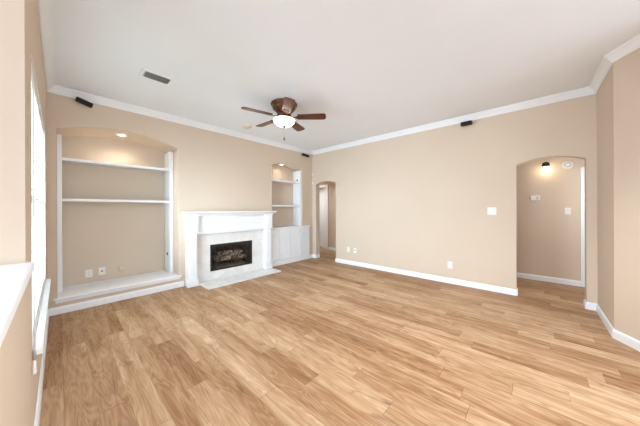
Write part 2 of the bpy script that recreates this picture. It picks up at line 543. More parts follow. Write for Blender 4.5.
# crown moulding
cp = [(0, H - 0.092), (0.010, H - 0.092), (0.014, H - 0.080), (0.022, H - 0.072), (0.030, H - 0.052), (0.046, H - 0.030), (0.056, H - 0.022), (0.060, H - 0.012), (0.066, H - 0.010), (0.066, H), (0, H)]
path = [(CX, YB), (CX, D), (E, D), (E, SEG), (CORN, SEG), DG, (DG[0], YB)]
path = path[::-1]
struct(sweep(path, cp).build('trim_1', TRIM), 'white crown moulding around the room', 'trim')
# baseboards
bp = [(0, 0), (0.015, 0), (0.015, 0.072), (0.012, 0.080), (0.008, 0.088), (0.003, 0.092), (0, 0.092)]


def base(name, p, label):
    return struct(sweep(p[::-1], bp).build(name, TRIM), label, 'baseboard')


base('baseboard_left', [(CX, YB), (CX, D), (1.436, D)], 'white baseboard along the half wall and below the large niche')
base('baseboard_corner', [(4.492, D), (E, D), (E, 4.335), (E + 0.13, 4.335)], 'white baseboard stub in the corner beside the cabinet')
base('baseboard_right', [(E + 0.13, 3.66), (E, 3.66), (E, 0.195), (E + 0.13, 0.195)], 'white baseboard along the long right wall')
base('baseboard_return', [(E + 0.13, -0.512), (E, -0.512), (E, SEG), (CORN, SEG), DG], 'white baseboard wrapping the return and angled walls')
base('baseboard_hall', [(HX, 2.2), (HX, -0.583)], 'white baseboard at foot of the hall wall')
base('baseboard_passage', [(H2, DY0 - 0.105), (H2, 2.6)], 'white baseboard at foot of the passage wall')

# door casings
mb = MB()
for a, b in ((-0.675, -0.585), (-1.53, -1.445)):
    mb.box(HX - 0.018, HX - 0.001, a, b, 0, 2.0, 0.004)
mb.box(HX - 0.018, HX - 0.001, -1.445, -0.675, 1.915, 2.0, 0.004)
struct(mb.build('trim_2', TRIM), 'white door casing at the right end of the hall wall', 'trim')
d2 = MB().box(HX - 0.010, HX - 0.001, -1.444, -0.676, 0.01, 1.914).build('door_2', TRIM)
struct(d2, 'white hall door beside the hall wall', 'door')
mb = MB()
mb.box(H2 - 0.018, H2 - 0.001, DY0 - 0.10, DY0 + 0.004, 0, DZ + 0.09, 0.004)
mb.box(H2 - 0.018, H2 - 0.001, DY1 - 0.004, DY1 + 0.10, 0, DZ + 0.09, 0.004)
mb.box(H2 - 0.018, H2 - 0.001, DY0 + 0.004, DY1 - 0.004, DZ - 0.004, DZ + 0.09, 0.004)
struct(mb.build('trim_3', TRIM), 'white door casing seen through the corner arch', 'trim')
# white panelled door, hinged beside the casing and opened into the dark room
dw = DY1 - DY0 - 0.03
mb = MB()
mb.box(-0.035, 0, 0, dw, 0.008, DZ - 0.01, 0.002)
for (a, b) in ((0.11, dw / 2 - 0.045), (dw / 2 + 0.045, dw - 0.11)):
    for (c, d) in ((0.22, 0.86), (1.0, 1.56), (1.66, 1.90)):
        mb.box(-0.0395, -0.034, a, b, c, d, 0.004)
door = mb.build('door_1', TRIM)
door.location = (H2 + 0.085, DY0 + 0.032, 0); door.rotation_euler = (0, 0, math.radians(-24))
struct(door, 'white panelled door standing ajar beyond the corner arch', 'door')
h = MB().lathe([(0.010, 0), (0.010, 0.03), (0.024, 0.035), (0.028, 0.05), (0.022, 0.062), (0.004, 0.066)], M=Matrix.Translation((-0.035, dw - 0.06, 0.95)) @ Matrix.Rotation(-PI / 2, 4, 'Y'), n=16).build('door_knob', GREYM, None)
h.parent = door
for z in (0.25, 1.02, 1.80):
    h = MB().lathe([(0.008, -0.045), (0.008, 0.045)], (-0.030, -0.012, z), 10).build('hinge', GREYM, None)
    h.parent = door

# ------------------------------------------------------------------ window, ledge, blinds
win = MB()
win.box(CX - 0.149, CX - 0.001, WY0 + 0.001, WY0 + 0.022, WZ0, WZ1 - 0.001)
win.box(CX - 0.149, CX - 0.001, WY1 - 0.022, WY1 - 0.001, WZ0, WZ1 - 0.001)
win.box(CX - 0.149, CX - 0.001, WY0 + 0.022, WY1 - 0.022, WZ1 - 0.022, WZ1 - 0.001)
wo = struct(win.build('window_1', TRIM), 'white framed window behind blinds in the left wall', 'window')
mb = MB()
ym = (WY0 + WY1) / 2
for a, b in ((WY0 + 0.023, ym - 0.025), (ym + 0.025, WY1 - 0.023)):
    for z0, z1 in ((WZ0 + 0.03, 1.38), (1.38, WZ1 - 0.023)):
        mb.box(-0.235, -0.205, a, a + 0.035, z0, z1); mb.box(-0.235, -0.205, b - 0.035, b, z0, z1)
        mb.box(-0.235, -0.205, a + 0.035, b - 0.035, z0, z0 + 0.035); mb.box(-0.235, -0.205, a + 0.035, b - 0.035, z1 - 0.035, z1)
mb.box(-0.245, -0.195, ym - 0.025, ym + 0.025, WZ0 + 0.03, WZ1 - 0.023)
mb.build('sash', TRIM, wo)
mb = MB()
for a, b in ((WY0 + 0.058, ym - 0.06), (ym + 0.06, WY1 - 0.058)):
    for z0, z1 in ((WZ0 + 0.065, 1.345), (1.415, WZ1 - 0.058)):
        mb.box(-0.223, -0.218, a, b, z0, z1)
mb.build('pane', GLASS, wo)
mb = MB()
mb.box(CX - 0.149, CX + 0.0, WY0 + 0.001, WY1 - 0.001, WZ0 + 0.001, WZ0 + 0.028, 0.003)
mb.box(CX + 0.0005, -0.062, WY0 - 0.03, WY1 + 0.03, WZ0 - 0.002, WZ0 + 0.028, 0.004)
mb.build('window_stool', TRIM, wo)


def blind(y0, y1, label):
    root = thing('window_blind', (-0.135, (y0 + y1) / 2, WZ1 - 0.03), label, 'blinds', 'blinds in the left window')
    MB().box(-0.165, -0.108, y0, y1, WZ1 - 0.075, WZ1 - 0.026, 0.004).build('headrail', BLIND, root)
    mb = MB()
    z = WZ1 - 0.10; tilt = math.radians(5)
    while z > WZ0 + 0.06:
        M = Matrix.Translation((-0.135, 0, z)) @ Matrix.Rotation(tilt, 4, 'Y')
        mb.box(-0.025, 0.025, y0 + 0.004, y1 - 0.004, -0.0015, 0.0015, 0, 0, M)
        z -= 0.043
    mb.build('slats', BLIND, root)
    MB().box(-0.160, -0.110, y0 + 0.003, y1 - 0.003, WZ0 + 0.032, WZ0 + 0.050, 0.003).build('bottom_rail', BLIND, root)
    for f in (0.18, 0.82):
        y = y0 + (y1 - y0) * f
        MB().box(-0.1075, -0.1065, y - 0.012, y + 0.012, WZ0 + 0.05, WZ1 - 0.07).build('ladder_tape', BLIND, root)
    return root


blind(WY0 + 0.026, ym - 0.006, 'cream slatted blind in the half of the left window beside the nook ledge')
blind(ym + 0.006, WY1 - 0.026, 'cream slatted blind in the half of the left window beside the niche corner')
cd = thing('blind_cord', (-0.078, 2.17, 0.43), 'white blind pull cord with tassel hanging below the window stool', 'cord')
pts = [(-0.104, 2.062, WZ1 - 0.06), (-0.095, 2.02, 2.05), (-0.090, 1.985, 1.9), (-0.090, 1.978, 1.0), (-0.090, 1.975, 0.56)]
MB().tube(pts, 0.0026, 8).build('cord', PLASTIC, cd)
MB().lathe([(0.003, 0.05), (0.006, 0.045), (0.007, 0.0), (0.003, -0.004)], (-0.090, 1.975, 0.525), 12).build('cord_connector', GREYM, cd)
MB().lathe([(0.003, 0.075), (0.006, 0.065), (0.0085, 0.01), (0.007, 0.0), (0.002, -0.002)], (-0.090, 1.975, 0.447), 14).build('tassel', PLASTIC, cd)

mb = MB().box(CX - 0.185, -0.075, YB + 0.01, NJ - 0.012, 1.055, 1.092, 0.006)
struct(mb.build('trim_4', TRIM), 'white ledge capping the low half wall at left', 'trim')

# ------------------------------------------------------------------ large niche: built-in shelving
NB = D + 0.60
un = thing('built_in_shelving', (0.67, D + 0.3, 0.15), 'tall white built-in shelving filling the large arched niche on the fireplace wall', 'shelves')
for x0, x1, inn in ((-0.0185, 0.0275, 1), (1.310, 1.3625, -1)):
    sp_ = MB().box(x0, x1, 4.745, NB - 0.002, 0.207, 2.345, 0.003).build('side_panel', TRIM, un)
    if inn < 0:
        g = MB().lathe([(0.001, 0), (0.028, 0), (0.028, 0.004), (0.022, 0.006)], n=20, M=Matrix.Translation((1.3098, 4.90, 0.525)) @ Matrix.Rotation(-PI / 2, 4, 'Y')).build('cable_grommet', DARK, sp_)
        g['label'] = 'black cable hole'
for z in (2.012, 1.452):
    mb = MB(); mb.box(0.0278, 1.3097, 4.765, NB - 0.003, z, z + 0.026, 0.003); mb.box(0.0278, 1.3097, 4.752, 4.7645, z - 0.012, z + 0.026, 0.003)
    mb.build('shelf', TRIM, un)
mb = MB(); mb.box(-0.0185, 1.3625, D + 0.001, NB - 0.002, 0.151, 0.206, 0.003); mb.box(-0.055, 1.398, D - 0.036, D - 0.001, 0.176, 0.206, 0.008)
mb.box(-0.035, 1.378, D - 0.018, D - 0.001, 0.140, 0.1755, 0.004)
mb.build('bench_ledge', TRIM, un)


def downlight(x, y, z, label, power):
    root = thing('recessed_light', (x, y, z), label, 'light')
    MB().lathe([(0.042, 0.0), (0.070, 0.0), (0.072, -0.004), (0.066, -0.008), (0.046, -0.008), (0.042, -0.002)], (x, y, z), 32, caps=False).build('trim_ring', TRIM, root)
    MB().lathe([(0.001, -0.003), (0.030, -0.004), (0.0455, -0.001)], (x, y, z), 32, caps=False).build('lens', LAMP, root)
    l = bpy.data.lights.new('recessed_lamp', 'SPOT'); l.energy = power; l.spot_size = math.radians(150); l.spot_blend = 1; l.color = (1, 0.94, 0.84); l.shadow_soft_size = 0.04
    o = bpy.data.objects.new('recessed_lamp', l); COL.objects.link(o); o.parent = root; o.location = (0, 0, -0.02)
    return root


downlight(0.655, 4.74, 2.480, 'lit round recessed light in the top of the large niche', 15)
downlight(3.70, 4.625, 2.428, 'lit round recessed light in the top of the small niche above the cabinet', 4)


# ------------------------------------------------------------------ wall plates
def plate_parts(root, axis_M, w_, h_, kind, material=WHITEP):
    """local frame: x across the wall, y out of the wall, z up"""
    def put(mb, nm, m_):
        o = mb.build(nm, m_); o.parent = root
        o.matrix_parent_inverse = Matrix.Identity(4)
        o.matrix_basis = axis_M
        return o
    put(MB().box(-w_ / 2, w_ / 2, 0.0005, 0.006, -h_ / 2, h_ / 2, 0.003), 'cover_plate', material)
    if kind == 'outlet':
        for s in (-1, 1):
            mb = MB(); mb.box(-0.016, 0.016, 0.0055, 0.009, s * 0.020 - 0.014, s * 0.020 + 0.014, 0.003)
            f = put(mb, 'receptacle', material)
            mb = MB(); mb.box(-0.008, -0.005, 0.0085, 0.0095, s * 0.020 - 0.005, s * 0.020 + 0.006); mb.box(0.005, 0.008, 0.0085, 0.0095, s * 0.020 - 0.005, s * 0.020 + 0.006)
            sl = mb.build('slots', DARK); sl.parent = f
    elif kind == 'coax':
        put(MB().lathe([(0.011, 0), (0.011, 0.006), (0.006, 0.007), (0.006, 0.014), (0.001, 0.014)], n=16, M=Matrix.Translation((0, 0.005, 0.0)) @ Matrix.Rotation(-PI / 2, 4, 'X')), 'cable_jack', DARK)
    elif kind.startswith('switch'):
        k = int(kind[-1])
        for i in range(k):
            x = (i - (k - 1) / 2) * 0.046
            f = put(MB().box(x - 0.017, x + 0.017, 0.0055, 0.0085, -0.033, 0.033, 0.002), 'rocker', material)
            r_ = MB().box(x - 0.014, x + 0.014, 0.008, 0.0115, 0.002, 0.030, 0.002).build('rocker_face', material); r_.parent = f


def MX(nx):   # frames for a wall facing -X (right walls) or -Y (fireplace wall)
    return Matrix.Rotation(PI / 2, 4, 'Z') if nx == '-x' else Matrix.Rotation(PI, 4, 'Z')


def plate(name, loc, face, w_, h_, kind, label, cat, group=None, material=WHITEP):
    root = thing(name, loc, label, cat, group)
    plate_parts(root, MX(face), w_, h_, kind, material)
    return root


plate('light_switch', (E, 0.492, 1.278), '-x', 0.118, 0.118, 'switch2', 'white double rocker switch on the long wall beside the right arch', 'light switch')
plate('wall_outlet', (E, 1.098, 0.322), '-x', 0.075, 0.118, 'outlet', 'white outlet low on the long wall, nearest the right arch', 'outlet', 'outlets along the long wall')
plate('wall_outlet', (E, 3.278, 0.352), '-x', 0.075, 0.118, 'outlet', 'white outlet low on the long wall, closest to the corner arch', 'outlet', 'outlets along the long wall')
plate('wall_outlet', (E, 3.094, 0.349), '-x', 0.075, 0.118, 'coax', 'white cable plate low on the long wall, second from the corner arch', 'outlet', 'outlets along the long wall')
plate('wall_outlet', (0.306, NB, 0.345), '-y', 0.08, 0.118, 'outlet', 'cream outlet on back of the large niche, closest to the window corner', 'outlet', 'plates in the large niche')
plate('cable_plate', (0.454, NB, 0.352), '-y', 0.08, 0.118, 'coax', 'cream plate with black cable jack on back of the large niche', 'cable plate', 'plates in the large niche')
bp_ = thing('blank_cover', (0.70, NB, 0.352), 'beige painted blank cover on back of the large niche', 'wall plate')
o = MB().lathe([(0.052, 0), (0.052, 0.006), (0.047, 0.012), (0.001, 0.014)], n=28, M=Matrix.Rotation(PI / 2, 4, 'X'), sx=1.1).build('cover', BEIGEP); o.parent = bp_
o.location = (0, -0.001, 0)
o = MB().box(-0.030, 0.030, -0.018, -0.012, -0.018, 0.022, 0.003).build('cover_flap', BEIGEP); o.parent = bp_
# hall
plate('light_switch', (HX, -0.439, 1.269), '-x', 0.072, 0.116, 'switch1', 'white single switch on the hall wall below the round detector', 'light switch')
th = thing('thermostat', (HX, -0.02, 1.507), 'white thermostat box on the hall wall beyond the right arch', 'thermostat')
MB().box(HX - 0.026, HX - 0.001, -0.085, 0.045, 1.462, 1.552, 0.006).build('housing', PLASTIC, th)
MB().box(HX - 0.028, HX - 0.0255, -0.020, 0.035, 1.495, 1.540, 0.001).build('display', WHITEP, th)
MB().box(HX - 0.0285, HX - 0.0255, -0.070, -0.035, 1.480, 1.535, 0.001).build('button_panel', GREYM, th)



def sconce(x, y, z, s, label, power):
    """s = -1 when the lamp sticks out towards -x"""
    root = thing('sconce', (x, y, z), label, 'light')
    MB().lathe([(0.001, 0.018), (0.03, 0.018), (0.05, 0.006), (0.052, 0.0)], n=24, M=Matrix.Translation((x + s * 0.001, y, z + 0.04)) @ Matrix.Rotation(s * PI / 2, 4, 'Y')).build('back_plate', BRASS, root)
    MB().tube([(x + s * 0.015, y, z + 0.04), (x + s * 0.06, y, z + 0.065), (x + s * 0.10, y, z + 0.05), (x + s * 0.115, y, z + 0.015)], 0.009, 10).build('bracket', BRASS, root)
    MB().lathe([(0.012, 0.055), (0.028, 0.045), (0.030, 0.02), (0.026, 0.018)], (x + s * 0.115, y, z - 0.03), 20).build('socket', BRASS, root)
    MB().lathe([(0.024, 0.045), (0.045, 0.02), (0.052, -0.015), (0.043, -0.045), (0.02, -0.06), (0.001, -0.063)], (x + s * 0.115, y, z - 0.048), 24, caps=False).build('shade', BULB, root)
    if power:  # fill light, used only by the added sconce
        l = bpy.data.lights.new('hall_fill_lamp', 'POINT'); l.energy = power; l.color = (0.90, 1.0, 1.10); l.shadow_soft_size = 0.06
        o = bpy.data.objects.new('hall_fill_lamp', l); COL.objects.link(o); o.parent = root; o.location = (s * 0.115, 0, -0.20)


sconce(HX, -0.165, 2.06, -1, 'lit glass sconce with dark bracket high on the hall wall', 0)
sconce(E + 0.142, -0.85, 1.70, 1, 'added fill sconce on the hidden side of the long wall', 15)  # unseen lamp added to brighten the hall wall
sd = thing('smoke_detector', (HX, -0.437, 2.062), 'round white detector high on the hall wall beside the sconce', 'smoke detector')
Mx = Matrix.Translation((HX - 0.001, -0.437, 2.062)) @ Matrix.Rotation(-PI / 2, 4, 'Y')
MB().lathe([(0.075, 0), (0.075, 0.014), (0.066, 0.028), (0.05, 0.032), (0.001, 0.034)], n=32, M=Mx).build('housing', WHITEP, sd)
MB().lathe([(0.030, 0.0335), (0.036, 0.0375), (0.042, 0.0325)], n=28, M=Mx, caps=False).build('sounder_ring', GREYM, sd)

# ------------------------------------------------------------------ fireplace
hs = thing('hearth', (2.38, 4.2, 0), 'low pale marble hearth slab on the floor in front of the fireplace', 'hearth')
MB().box(1.636, 3.145, 3.955, 4.3035, 0.0005, 0.024, 0.003).build('hearth_slab', MARBLE, hs)
MB().box(1.6225, 3.0015, 4.304, 4.398, 0.0005, 0.024, 0.0).build('inner_slab', MARBLE, hs)

SF = 4.400   # face of the marble surround
su = thing('fireplace_surround', (2.3, SF, 0.025), 'cream marble tile surround framing the firebox', 'fireplace surround')
mb = MB()
fx0, fx1, fz0, fz1 = 1.858, 2.730, 0.178, 0.670
mb.box(1.6075, fx0 - 0.001, SF, D - 0.001, 0.025, 0.879); mb.box(fx1 + 0.001, 3.0165, SF, D - 0.001, 0.025, 0.879)
mb.box(fx0 - 0.001, fx1 + 0.001, SF, D - 0.001, fz1 + 0.001, 0.879); mb.box(fx0 - 0.001, fx1 + 0.001, SF, D - 0.001, 0.025, fz0 - 0.001)
mb.build('tile_facing', MARBLE, su)

fi = thing('fireplace_insert', (2.294, SF, fz0), 'black metal fireplace insert with glass front', 'fireplace')
mb = MB()
mb.box(fx0, fx0 + 0.030, SF + 0.004, SF + 0.034, fz0, fz1, 0.003); mb.box(fx1 - 0.030, fx1, SF + 0.004, SF + 0.034, fz0, fz1, 0.003)
mb.box(fx0 + 0.030, fx1 - 0.030, SF + 0.004, SF + 0.034, fz1 - 0.05, fz1, 0.003); mb.box(fx0 + 0.030, fx1 - 0.030, SF + 0.004, SF + 0.034, fz0, fz0 + 0.03, 0.003)
mb.build('door_frame', BLACKM, fi)
MB().box(fx0 + 0.031, fx1 - 0.031, SF + 0.018, SF + 0.022, fz0 + 0.031, fz1 - 0.051).build('glass_front', FGLASS, fi)
MB().box(fx1 - 0.135, fx1 - 0.120, SF + 0.010, SF + 0.028, fz0 + 0.030, fz1 - 0.05, 0.002).build('screen_rod', BLACKM, fi)
MB().box(fx0 + 0.10, fx0 + 0.112, SF + 0.010, SF + 0.028, fz0 + 0.030, fz1 - 0.05, 0.002).build('screen_rod', BLACKM, fi)
mb = MB()
a0, a1, b0, b1, yb = fx0 + 0.012, fx1 - 0.012, fx0 + 0.13, fx1 - 0.13, D + 0.40
q = [(a0, SF + 0.036), (b0, yb), (b1, yb), (a1, SF + 0.036)]
for i in range(3):
    (xa, ya), (xb, yb2) = q[i], q[i + 1]
    mb.add([(xa, ya, fz0 + 0.008), (xb, yb2, fz0 + 0.008), (xb, yb2, fz1 - 0.008), (xa, ya, fz1 - 0.008)], [[0, 1, 2, 3]])
mb.add([(x, y, fz0 + 0.008) for x, y in q], [[0, 1, 2, 3]]); mb.add([(x, y, fz1 - 0.008) for x, y in q], [[0, 1, 2, 3]])
mb.build('firebox', SOOT, fi)
MB().box(fx0 + 0.10, fx1 - 0.10, SF + 0.05, D + 0.22, fz0 + 0.009, fz0 + 0.040, 0.012).build('ash_bed', ASH, fi)
gr = thing('log_grate', (2.29, 4.56, fz0 + 0.04), 'black iron grate holding the logs in the firebox', 'grate')
for y in (4.50, 4.64):
    MB().box(fx0 + 0.16, fx1 - 0.16, y - 0.007, y + 0.007, fz0 + 0.085, fz0 + 0.099, 0.002).build('cross_bar', BLACKM, gr)
for i in range(6):
    x = fx0 + 0.19 + i * 0.098
    mb = MB(); mb.tube([(x, 4.436, fz0 + 0.16), (x, 4.44, fz0 + 0.112), (x, 4.48, fz0 + 0.106), (x, 4.68, fz0 + 0.106)], 0.007, 8)
    mb.build('bar', BLACKM, gr)
for x in (fx0 + 0.18, fx1 - 0.18):
    for y in (4.50, 4.64):
        MB().box(x - 0.007, x + 0.007, y - 0.007, y + 0.007, fz0 + 0.0405, fz0 + 0.0845).build('leg', BLACKM, gr)


def log(p0, p1, r, label, seed):
    rn = random.Random(seed)
    p0, p1 = Vector(p0), Vector(p1)
    n = 12
    pts = []; rs = []
    off = Vector((0, rn.uniform(-0.012, 0.012), rn.uniform(-0.004, 0.012)))
    for i in range(n + 1):
        f = i / n
        pts.append(p0.lerp(p1, f) + off * math.sin(PI * f)); rs.append(r * (1 + rn.uniform(-0.10, 0.10)) * (0.86 if i in (0, n) else 1))
    mb = MB().tube(pts, rs, 14)
    # a broken branch stub
    s = pts[4]; d = Vector((rn.uniform(-0.3, 0.3), -0.7, 0.7)).normalized()
    mb.tube([s, s + d * (r + 0.012), s + d * (r + 0.028)], [r * 0.45, r * 0.38, r * 0.30], 10)
    o = mb.build('fireplace_log', LOG, None, origin=tuple((p0 + p1) / 2))
    return tag(o, label, 'log', 'logs in the firebox')


log((2.02, 4.655, 0.362), (2.58, 4.635, 0.362), 0.055, 'long charred grey log lying at the back of the fireplace grate', 1)
log((2.00, 4.508, 0.350), (2.30, 4.515, 0.350), 0.046, 'short pale log at the front of the grate on the niche side', 2)
log((2.36, 4.515, 0.345), (2.62, 4.505, 0.345), 0.042, 'short dark log at the front of the grate on the cabinet side', 3)
log((2.06, 4.545, 0.462), (2.36, 4.565, 0.462), 0.042, 'ash white log on top of the pile on the niche side', 4)
log((2.43, 4.61, 0.462), (2.58, 4.53, 0.428), 0.036, 'smaller log leaning on top of the pile on the cabinet side', 5)

# mantelpiece
mt = thing('mantelpiece', (2.3, 4.4, 0), 'white painted mantelpiece with fluted legs and deep stepped shelf', 'mantelpiece')
LF = 4.322
WB = D - 0.0015


def pilaster(x0, x1):
    g = MB()
    g.box(x0 + 0.001, x1 - 0.001, LF, WB, 0.131, 0.898, 0.004)
    for k in range(4):
        xx = x0 + (x1 - x0) * (k + 1) / 5
        g.box(xx - 0.009, xx + 0.009, LF - 0.007, LF + 0.002, 0.19, 0.86, 0.004)
    p = g.build('pilaster', TRIM, mt)
    g = MB(); g.box(x0 - 0.014, x1 + 0.014, LF - 0.016, SF - 0.002, 0.0005, 0.10, 0.003); g.box(x0 + 0.0005, x1 - 0.0005, SF - 0.01, WB, 0.0006, 0.13); g.box(x0 - 0.008, x1 + 0.008, LF - 0.009, SF - 0.002, 0.1005, 0.118, 0.005); g.box(x0 - 0.003, x1 + 0.003, LF - 0.004, SF - 0.002, 0.1185, 0.1305, 0.004)
    g.build('plinth', TRIM, p)
    g = MB(); g.box(x0 - 0.010, x1 + 0.014, LF - 0.022, WB, 0.93, 1.205, 0.004); g.box(x0 - 0.018, x1 + 0.020, LF - 0.032, WB, 0.8985, 0.9295, 0.006)
    g.box(x0 + 0.012, x1 - 0.012, LF - 0.029, LF - 0.02, 0.965, 1.17, 0.003)
    g.build('capital', TRIM, p)


pilaster(1.460, 1.606)
pilaster(3.018, 3.163)
g = MB()
g.box(1.621, 3.007, 4.352, WB, 0.931, 1.205, 0.003)
g.box(1.68, 2.95, 4.344, 4.3525, 1.06, 1.175, 0.004); g.box(1.66, 2.97, 4.346, 4.3525, 1.012, 1.040, 0.004)
g.build('frieze', TRIM, mt)
g = MB()
g.box(1.627, 2.999, 4.322, WB, 0.9000, 0.9305, 0.006); g.box(1.627, 2.999, 4.340, WB, 0.8800, 0.8995, 0.004)
g.build('lower_moulding', TRIM, mt)
g = MB()
# stepped cove under the shelf, returned at both ends
ex = [(0.0, 1.2055), (0.006, 1.2055), (0.010, 1.212), (0.014, 1.222), (0.024, 1.236), (0.040, 1.248), (0.052, 1.254), (0.055, 1.2615), (0.0, 1.2615)]
pa = [(1.448, WB), (1.448, 4.290), (3.180, 4.290), (3.180, WB)]
sw = sweep(pa[::-1], ex)
g.add(sw.v, sw.f)
g.box(1.448, 3.180, 4.290, WB, 1.206, 1.2612)
g.build('bed_moulding', TRIM, mt)
MB().box(1.400, 3.235, 4.205, WB, 1.262, 1.283, 0.005).build('mantel_shelf', TRIM, mt)

# ------------------------------------------------------------------ small niche: cabinet, counter, shelving
FR = 4.440
cb = thing('base_cabinet', (3.85, 4.45, 0), 'white built-in base cabinet with panelled doors beside the fireplace', 'cabinet')
XL, XR = 3.185, 4.486
g = MB()
g.box(3.274, 4.246, D + 0.001, D + 0.305, 0.001, 0.851)
g.box(XL, XR, FR, D - 0.0015, 0.001, 0.851, 0.002)
g.build('body', TRIM, cb)
g = MB(); g.box(XL, XR + 0.004, FR - 0.014, FR - 0.0005, 0.0008, 0.095, 0.004); g.box(XL, XR + 0.002, FR - 0.007, FR - 0.0005, 0.0955, 0.108, 0.003)
g.build('toe_board', TRIM, cb)
DX = [3.195, 3.472, 3.805, 4.139, 4.470]


def panel_front(x0, x1, z0, z1, nm):
    g = MB(); st = 0.045
    y1, y0 = FR - 0.0006, FR - 0.019
    g.box(x0, x0 + st, y0, y1, z0, z1, 0.003); g.box(x1 - st, x1, y0, y1, z0, z1, 0.003)
    g.box(x0 + st, x1 - st, y0, y1, z0, z0 + st, 0.003); g.box(x0 + st, x1 - st, y0, y1, z1 - st, z1, 0.003)
    g.box(x0 + st - 0.001, x1 - st + 0.001, FR - 0.009, y1, z0 + st - 0.001, z1 - st + 0.001)
    if z1 - z0 > 0.2:
        g.box(x0 + st + 0.018, x1 - st - 0.018, FR - 0.015, FR - 0.0085, z0 + st + 0.018, z1 - st - 0.018, 0.005)
    return g.build(nm, TRIM, cb)


for a, b in zip(DX[:-1], DX[1:]):
    panel_front(a + 0.006, b - 0.006, 0.135, 0.665, 'door')
    g = MB().box(a + 0.006, b - 0.006, FR - 0.019, FR - 0.0006, 0.690, 0.832, 0.005)
    g.box(a + 0.03, b - 0.03, FR - 0.022, FR - 0.0185, 0.712, 0.810, 0.002)
    g.build('drawer', TRIM, cb)
ct = thing('countertop', (3.85, 4.5, 0.852), 'white countertop on the base cabinet below the small niche', 'countertop')
g = MB(); g.box(3.262, XR + 0.012, FR - 0.024, D - 0.0015, 0.853, 0.890, 0.006); g.box(3.274, 4.246, D - 0.001, D + 0.306, 0.853, 0.889)
g.build('counter_slab', TRIM, ct)

sn = thing('built_in_shelving', (3.76, 4.63, 0.89), 'white built-in shelves in the small arched niche above the cabinet', 'shelves')
sp_ = MB().box(4.200, 4.2475, 4.505, D + 0.308, 0.892, 2.325, 0.003).build('side_panel', TRIM, sn)
gg = MB().lathe([(0.001, 0), (0.026, 0), (0.026, 0.004), (0.020, 0.006)], n=20, M=Matrix.Translation((4.1998, 4.60, 2.075)) @ Matrix.Rotation(-PI / 2, 4, 'Y')).build('cable_grommet', DARK, sp_)
gg['label'] = 'black cable hole'
MB().box(3.2725, 3.318, 4.505, D + 0.308, 0.892, 2.325, 0.003).build('side_panel', TRIM, sn)
for z in (1.995, 1.395):
    g = MB(); g.box(3.3185, 4.1995, 4.53, D + 0.307, z, z + 0.026, 0.003); g.box(3.3185, 4.1995, 4.517, 4.5295, z - 0.012, z + 0.026, 0.003)
    g.build('shelf', TRIM, sn)

# ------------------------------------------------------------------ ceiling fan
FX, FY = 2.243, 2.740
fan = thing('ceiling_fan', (FX, FY, H), 'five-blade brown wooden ceiling fan with lit white glass bowl', 'ceiling fan')
MB().lathe([(0.001, -0.0005), (0.190, -0.0005), (0.196, -0.010), (0.192, -0.024), (0.176, -0.034), (0.168, -0.050), (0.172, -0.060), (0.160, -0.085), (0.128, -0.110), (0.118, -0.125), (0.105, -0.135), (0.001, -0.136)], (FX, FY, H), 48).build('motor_housing', BRONZE, fan)
MB().lathe([(0.001, -0.1365), (0.098, -0.1365), (0.104, -0.146), (0.104, -0.204), (0.094, -0.211), (0.001, -0.212)], (FX, FY, H), 40).build('rotor_hub', BRONZE, fan)
MB().lathe([(0.060, -0.2125), (0.092, -0.216), (0.100, -0.226), (0.154, -0.229), (0.158, -0.236), (0.148, -0.240), (0.070, -0.240)], (FX, FY, H), 40, caps=False).build('light_fitter', BRONZE, fan)
bz = H - 0.238
prof = [(0.158, 0.0)]
for k in range(1, 13):
    a = k / 12 * PI / 2
    prof.append((0.158 * math.cos(a) ** 0.8 if k < 12 else 0.001, -0.092 * math.sin(a)))
MB().lathe([(0.152, 0.002)] + prof, (FX, FY, bz), 48, caps=False).build('light_bowl', BOWL, fan)
MB().lathe([(0.001, 0.012), (0.022, 0.010), (0.024, 0.0), (0.016, -0.010), (0.010, -0.022), (0.001, -0.026)], (FX, FY, bz - 0.094), 20).build('finial', BRASS, fan)
cx, cy = FX + 0.0, FY - 0.0
ch = MB().tube([(cx, cy, bz - 0.120), (cx + 0.001, cy, bz - 0.20), (cx, cy, bz - 0.258)], 0.0018, 8).build('pull_chain', CHAIN, fan)
MB().lathe([(0.002, 0.045), (0.007, 0.036), (0.010, 0.012), (0.006, 0.0), (0.001, -0.002)], (cx, cy, bz - 0.300), 14).build('chain_fob', BRASS, ch)


def blade(deg):
    R = Matrix.Translation((FX, FY, H - 0.198)) @ Matrix.Rotation(math.radians(deg), 4, 'Z')
    T = R @ Matrix.Rotation(math.radians(-11), 4, 'X')
    out = []
    L0, L1, w0, w1 = 0.205, 0.622, 0.060, 0.074
    n = 8
    out.append((L0, -w0)); out.append((L1 - 0.05, -w1))
    for k in range(1, n):
        a = -PI / 2 + PI * k / n
        out.append((L1 - 0.05 + 0.05 * math.cos(a), w1 * math.copysign(abs(math.sin(a)) ** 0.55, math.sin(a))))
    out.append((L1 - 0.05, w1)); out.append((L0, w0))
    mb = MB().prism(out, -0.005, 0.005, None)
    b = mb.build('blade', BLADE); b.parent = fan; b.location = (0, 0, -0.198)
    b.rotation_euler = (Matrix.Rotation(math.radians(deg), 4, 'Z') @ Matrix.Rotation(math.radians(-11), 4, 'X')).to_euler()
    g = MB()
    g.prism([(0.098, -0.018), (0.17, -0.012), (0.20, -0.040), (0.262, -0.046), (0.285, -0.020), (0.285, 0.020), (0.262, 0.046), (0.20, 0.040), (0.17, 0.012), (0.098, 0.018)], -0.0115, -0.0055)
    for yy in (-0.028, 0.0, 0.028):
        g.lathe([(0.001, -0.002), (0.007, -0.001), (0.007, 0.002)], (0.245, yy, -0.0135), 10)
    i = g.build('blade_iron', BRONZE); i.parent = b


for k in range(5):
    blade(-122.5 + 72 * k)



